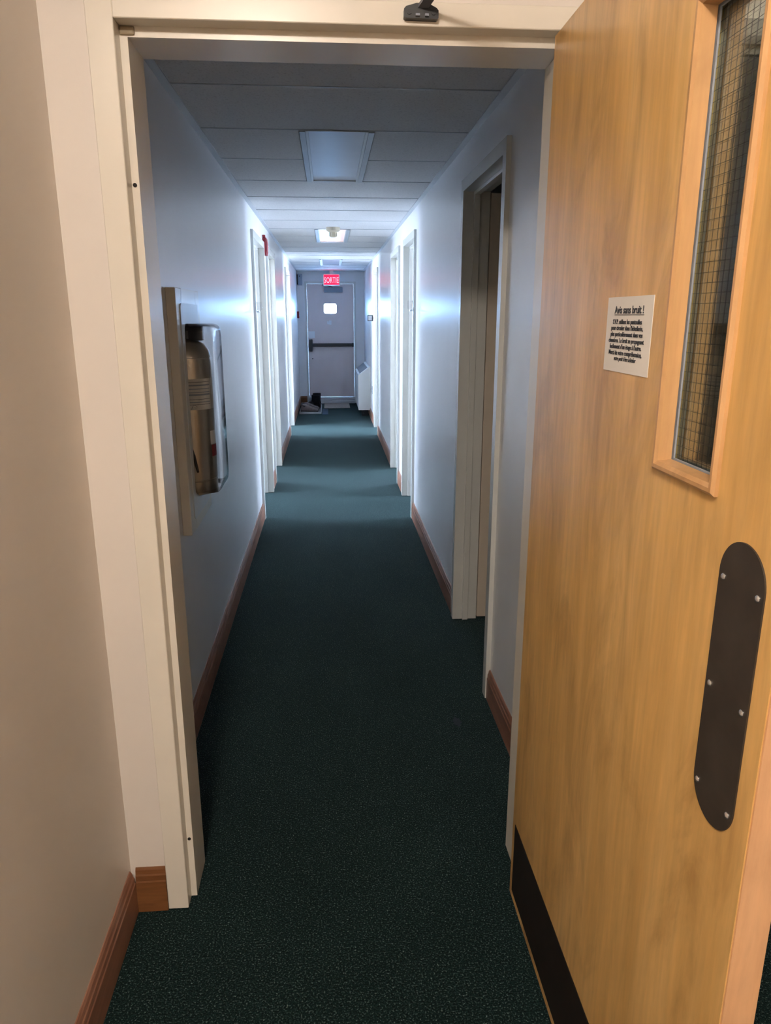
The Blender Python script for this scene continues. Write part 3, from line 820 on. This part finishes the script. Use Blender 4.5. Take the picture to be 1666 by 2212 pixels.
MB().box(x1, XR-0.0005, y, y+0.008, 1.455, 1.49).done('bracket', BLACKM, e)

# ------------------------------------------------------------------ convector heater
ht = tag(empty('wall_heater', (XR, 11.9, 0.09)), 'white metal convector heater with sloping grey grille on the right', 'heater')
HX0, HX1, HY0, HY1, HZ0 = 0.438, XR-0.004, 11.22, 12.55, 0.098
ZA, ZB = 0.628, 0.752
hp = [(HX0, HZ0), (HX1, HZ0), (HX1, ZB), (HX1-0.014, ZB), (HX0, ZA)]
MB().extrude_poly([(x, HY0+0.010, z) for x, z in hp], (0, HY1-HY0-0.020, 0)).done('cabinet', WHITEM, ht)
for y in (HY0, HY1-0.0095):
    MB().extrude_poly([(x + (0.003 if x < 0.5 else -0.003 if x > 0.61 else 0)*-1, y, z-0.001) for x, z in hp], (0, 0.0095, 0)).done('end_panel', WHITEM, ht)
sl = Vector((HX1-0.014-HX0, 0, ZB-ZA)); sn = Vector((-(ZB-ZA), 0, HX1-0.014-HX0)).normalized()
b0 = Vector((HX0, 0, ZA)) + sn*0.0006
m = MB()
m.extrude_poly([b0+sl*0.14+Vector((0, HY0+0.07, 0)), b0+sl*0.88+Vector((0, HY0+0.07, 0)), b0+sl*0.88+Vector((0, HY0+0.07, 0))+sn*0.003, b0+sl*0.14+Vector((0, HY0+0.07, 0))+sn*0.003], (0, HY1-HY0-0.14, 0))
gr = m.done('grille', GRILLE, ht)
for i in range(24):
    y = HY0+0.09+i*(HY1-HY0-0.18)/23
    MB().extrude_poly([b0+sl*0.16+Vector((0, y, 0))+sn*0.0032, b0+sl*0.86+Vector((0, y, 0))+sn*0.0032, b0+sl*0.86+Vector((0, y, 0))+sn*0.008, b0+sl*0.16+Vector((0, y, 0))+sn*0.008], (0, 0.010, 0)).done('louvre', GRILLE, gr)
for y in (HY0+0.06, HY1-0.09):
    MB().box(HX0+0.05, HX1-0.03, y, y+0.03, 0.0, HZ0).done('foot', BLACKM, ht)
MB().tube([(HX0+0.09, HY0+0.14, HZ0), (HX0+0.085, HY0+0.10, 0.06), (HX0+0.075, HY0+0.06, 0.045), (HX0+0.075, HY0+0.02, 0.045)], 0.010, 8).done('valve_pipe', CHROME, ht, True)

# ------------------------------------------------------------------ mats, tray, shoes
tag(MB().box(-0.10, 0.335, 12.27, 12.985, 0.0, 0.010, 0.004).done('door_mat', MATBEIGE), 'beige door mat in front of the exit door', 'mat')
tag(MB().box(-0.128, -0.035, 11.46, 12.20, 0.0, 0.006, 0.002).done('floor_mat', MATBLUE), 'narrow dark blue mat beside the shoe tray', 'mat')
tr = tag(empty('shoe_tray', (-0.31, 11.9, 0)), 'low black boot tray with pale rim in the far left corner', 'tray')
TX0, TX1, TY0, TY1 = -0.488, -0.140, 11.56, 12.62
MB().box(TX0+0.008, TX1-0.008, TY0+0.008, TY1-0.008, 0.0, 0.010).done('base', RUBBER, tr)
m = MB(); m.box(TX0, TX0+0.010, TY0, TY1, 0.0, 0.030, 0.003); m.box(TX1-0.010, TX1, TY0, TY1, 0.0, 0.030, 0.003); m.box(TX0+0.010, TX1-0.010, TY0, TY0+0.010, 0.0, 0.030, 0.003); m.box(TX0+0.010, TX1-0.010, TY1-0.010, TY1, 0.0, 0.030, 0.003)
m.done('rim', TRAYRIM, tr)

def shoe(name, label, group, loc, rot, L, hgt, mat, boot):
    """toe toward +x of the shoe; soles on local z = 0"""
    e = tag(empty(name, loc), label, 'boot' if boot else 'shoe', group)
    n = 16
    def section(x, wd, z0, h, flat=0.55):
        ring = []
        for k in range(n):
            a = 2*PI*k/n
            c, s = math.cos(a), math.sin(a)
            y = wd*0.5*math.copysign(abs(c)**0.75, c)
            z = z0 + (h-z0)*(0.5+0.5*math.copysign(abs(s)**0.8, s))
            ring.append((x, y, z))
        return ring
    # sole
    def kid(mb, nm, mt, parent=e, sm=True):
        bmesh.ops.recalc_face_normals(mb.bm, faces=mb.bm.faces[:])
        me = bpy.data.meshes.new(nm); mb.bm.to_mesh(me); mb.bm.free(); me.materials.append(mt)
        if sm:
            for p in me.polygons: p.use_smooth = True
        o = bpy.data.objects.new(nm, me); C.objects.link(o); o.parent = parent
        return o
    outline = [(-0.5, 0.0), (-0.48, 0.20), (-0.40, 0.27), (-0.2, 0.25), (0.0, 0.26), (0.2, 0.34), (0.36, 0.32), (0.46, 0.2), (0.5, 0.04)]
    pts = [(x*L, y*L*0.55) for x, y in outline] + [(x*L, -y*L*0.5) for x, y in outline[::-1][:-1]]
    mb = MB(); mb.extrude_poly([(x, y, 0) for x, y in pts], (0, 0, 0.022))
    kid(mb, 'sole', SOLE, sm=False)
    mb = MB()
    S = [(-0.485, 0.16, 0.30), (-0.46, 0.24, 0.52 if not boot else 0.60), (-0.36, 0.275, 0.60 if not boot else 0.66), (-0.20, 0.27, 0.62 if not boot else 0.68), (-0.04, 0.28, 0.55 if not boot else 0.60), (0.10, 0.32, 0.44), (0.24, 0.35, 0.34), (0.36, 0.33, 0.28), (0.45, 0.24, 0.23), (0.49, 0.10, 0.16)]
    base_h = min(hgt, 0.115) / 0.62
    mb.loft([section(x*L, w_*L, 0.020, 0.02+h*base_h) for x, w_, h in S])
    up = kid(mb, 'upper', mat)
    if boot:
        mb = MB()
        def shaft(z, lx, ly, cx):
            return [(cx+lx*math.cos(2*PI*k/18), ly*math.sin(2*PI*k/18), z) for k in range(18)]
        z1 = hgt
        mb.loft([shaft(0.075, 0.075, 0.046, -0.27*L), shaft(0.13, 0.066, 0.046, -0.27*L), shaft(z1*0.8, 0.066, 0.048, -0.28*L), shaft(z1, 0.070, 0.052, -0.285*L), shaft(z1+0.004, 0.066, 0.048, -0.285*L), shaft(z1-0.03, 0.060, 0.042, -0.28*L)])
        kid(mb, 'shaft', mat)
    else:
        mb = MB()
        def col(z, lx, ly, cx):
            return [(cx+lx*math.cos(2*PI*k/18), ly*math.sin(2*PI*k/18), z + 0.012*math.cos(2*PI*k/18)*-1) for k in range(18)]
        z1 = hgt
        mb.loft([col(z1-0.03, 0.062, 0.038, -0.28*L), col(z1, 0.066, 0.040, -0.28*L), col(z1+0.004, 0.060, 0.035, -0.28*L), col(z1-0.012, 0.050, 0.026, -0.28*L)])
        kid(mb, 'collar', LACE)
    for i in range(4):
        x = (0.02+0.055*i)*L; zt = 0.02 + base_h*(0.545-0.047*i*1.15)
        mb = MB(); mb.tube([(x, -0.030, zt-0.008), (x+0.004, -0.012, zt+0.003), (x+0.004, 0.012, zt+0.003), (x, 0.030, zt-0.008)], 0.0028, 6)
        kid(mb, 'lace', LACE, up)
    e.rotation_euler = rot
    return e
TZ = 0.0105
shoe('sneaker', 'brown-grey suede shoe at the front of the boot tray', 'suede shoes on the tray', (-0.330, 11.71, TZ), (0, 0, math.radians(-14)), 0.285, 0.110, SHOEGREY, False)
shoe('sneaker', 'brown-grey suede shoe standing behind its pair against the left wall', 'suede shoes on the tray', (-0.320, 11.92, TZ), (0, 0, math.radians(10)), 0.285, 0.118, SHOEGREY, False)
shoe('ankle_boot', 'black leather ankle boot at the back of the boot tray', 'black boots on the tray', (-0.300, 12.34, TZ), (0, 0, math.radians(168)), 0.29, 0.235, SHOEBLK, True)
shoe('ankle_boot', 'black leather ankle boot in the middle of the boot tray', 'black boots on the tray', (-0.318, 12.13, TZ), (0, 0, math.radians(190)), 0.29, 0.225, SHOEBLK, True)

# faint bluish stain on the carpet, built as a thin flat disc
m = MB(); n = 22
ring = [(0.459+0.016*(1+0.35*random.uniform(-1, 1))*math.cos(2*PI*k/n), 2.445+0.030*(1+0.35*random.uniform(-1, 1))*math.sin(2*PI*k/n), 0.0) for k in range(n)]
m.extrude_poly(ring, (0, 0, 0.0015))
tag(m.done('carpet_stain', plain('blue_stain', (0.010, 0.020, 0.032), 0.95, var=0.5, vscale=200, bmp=0.6, bscale=300)), 'faint flat blue stain on the carpet near the right wall', 'stain')
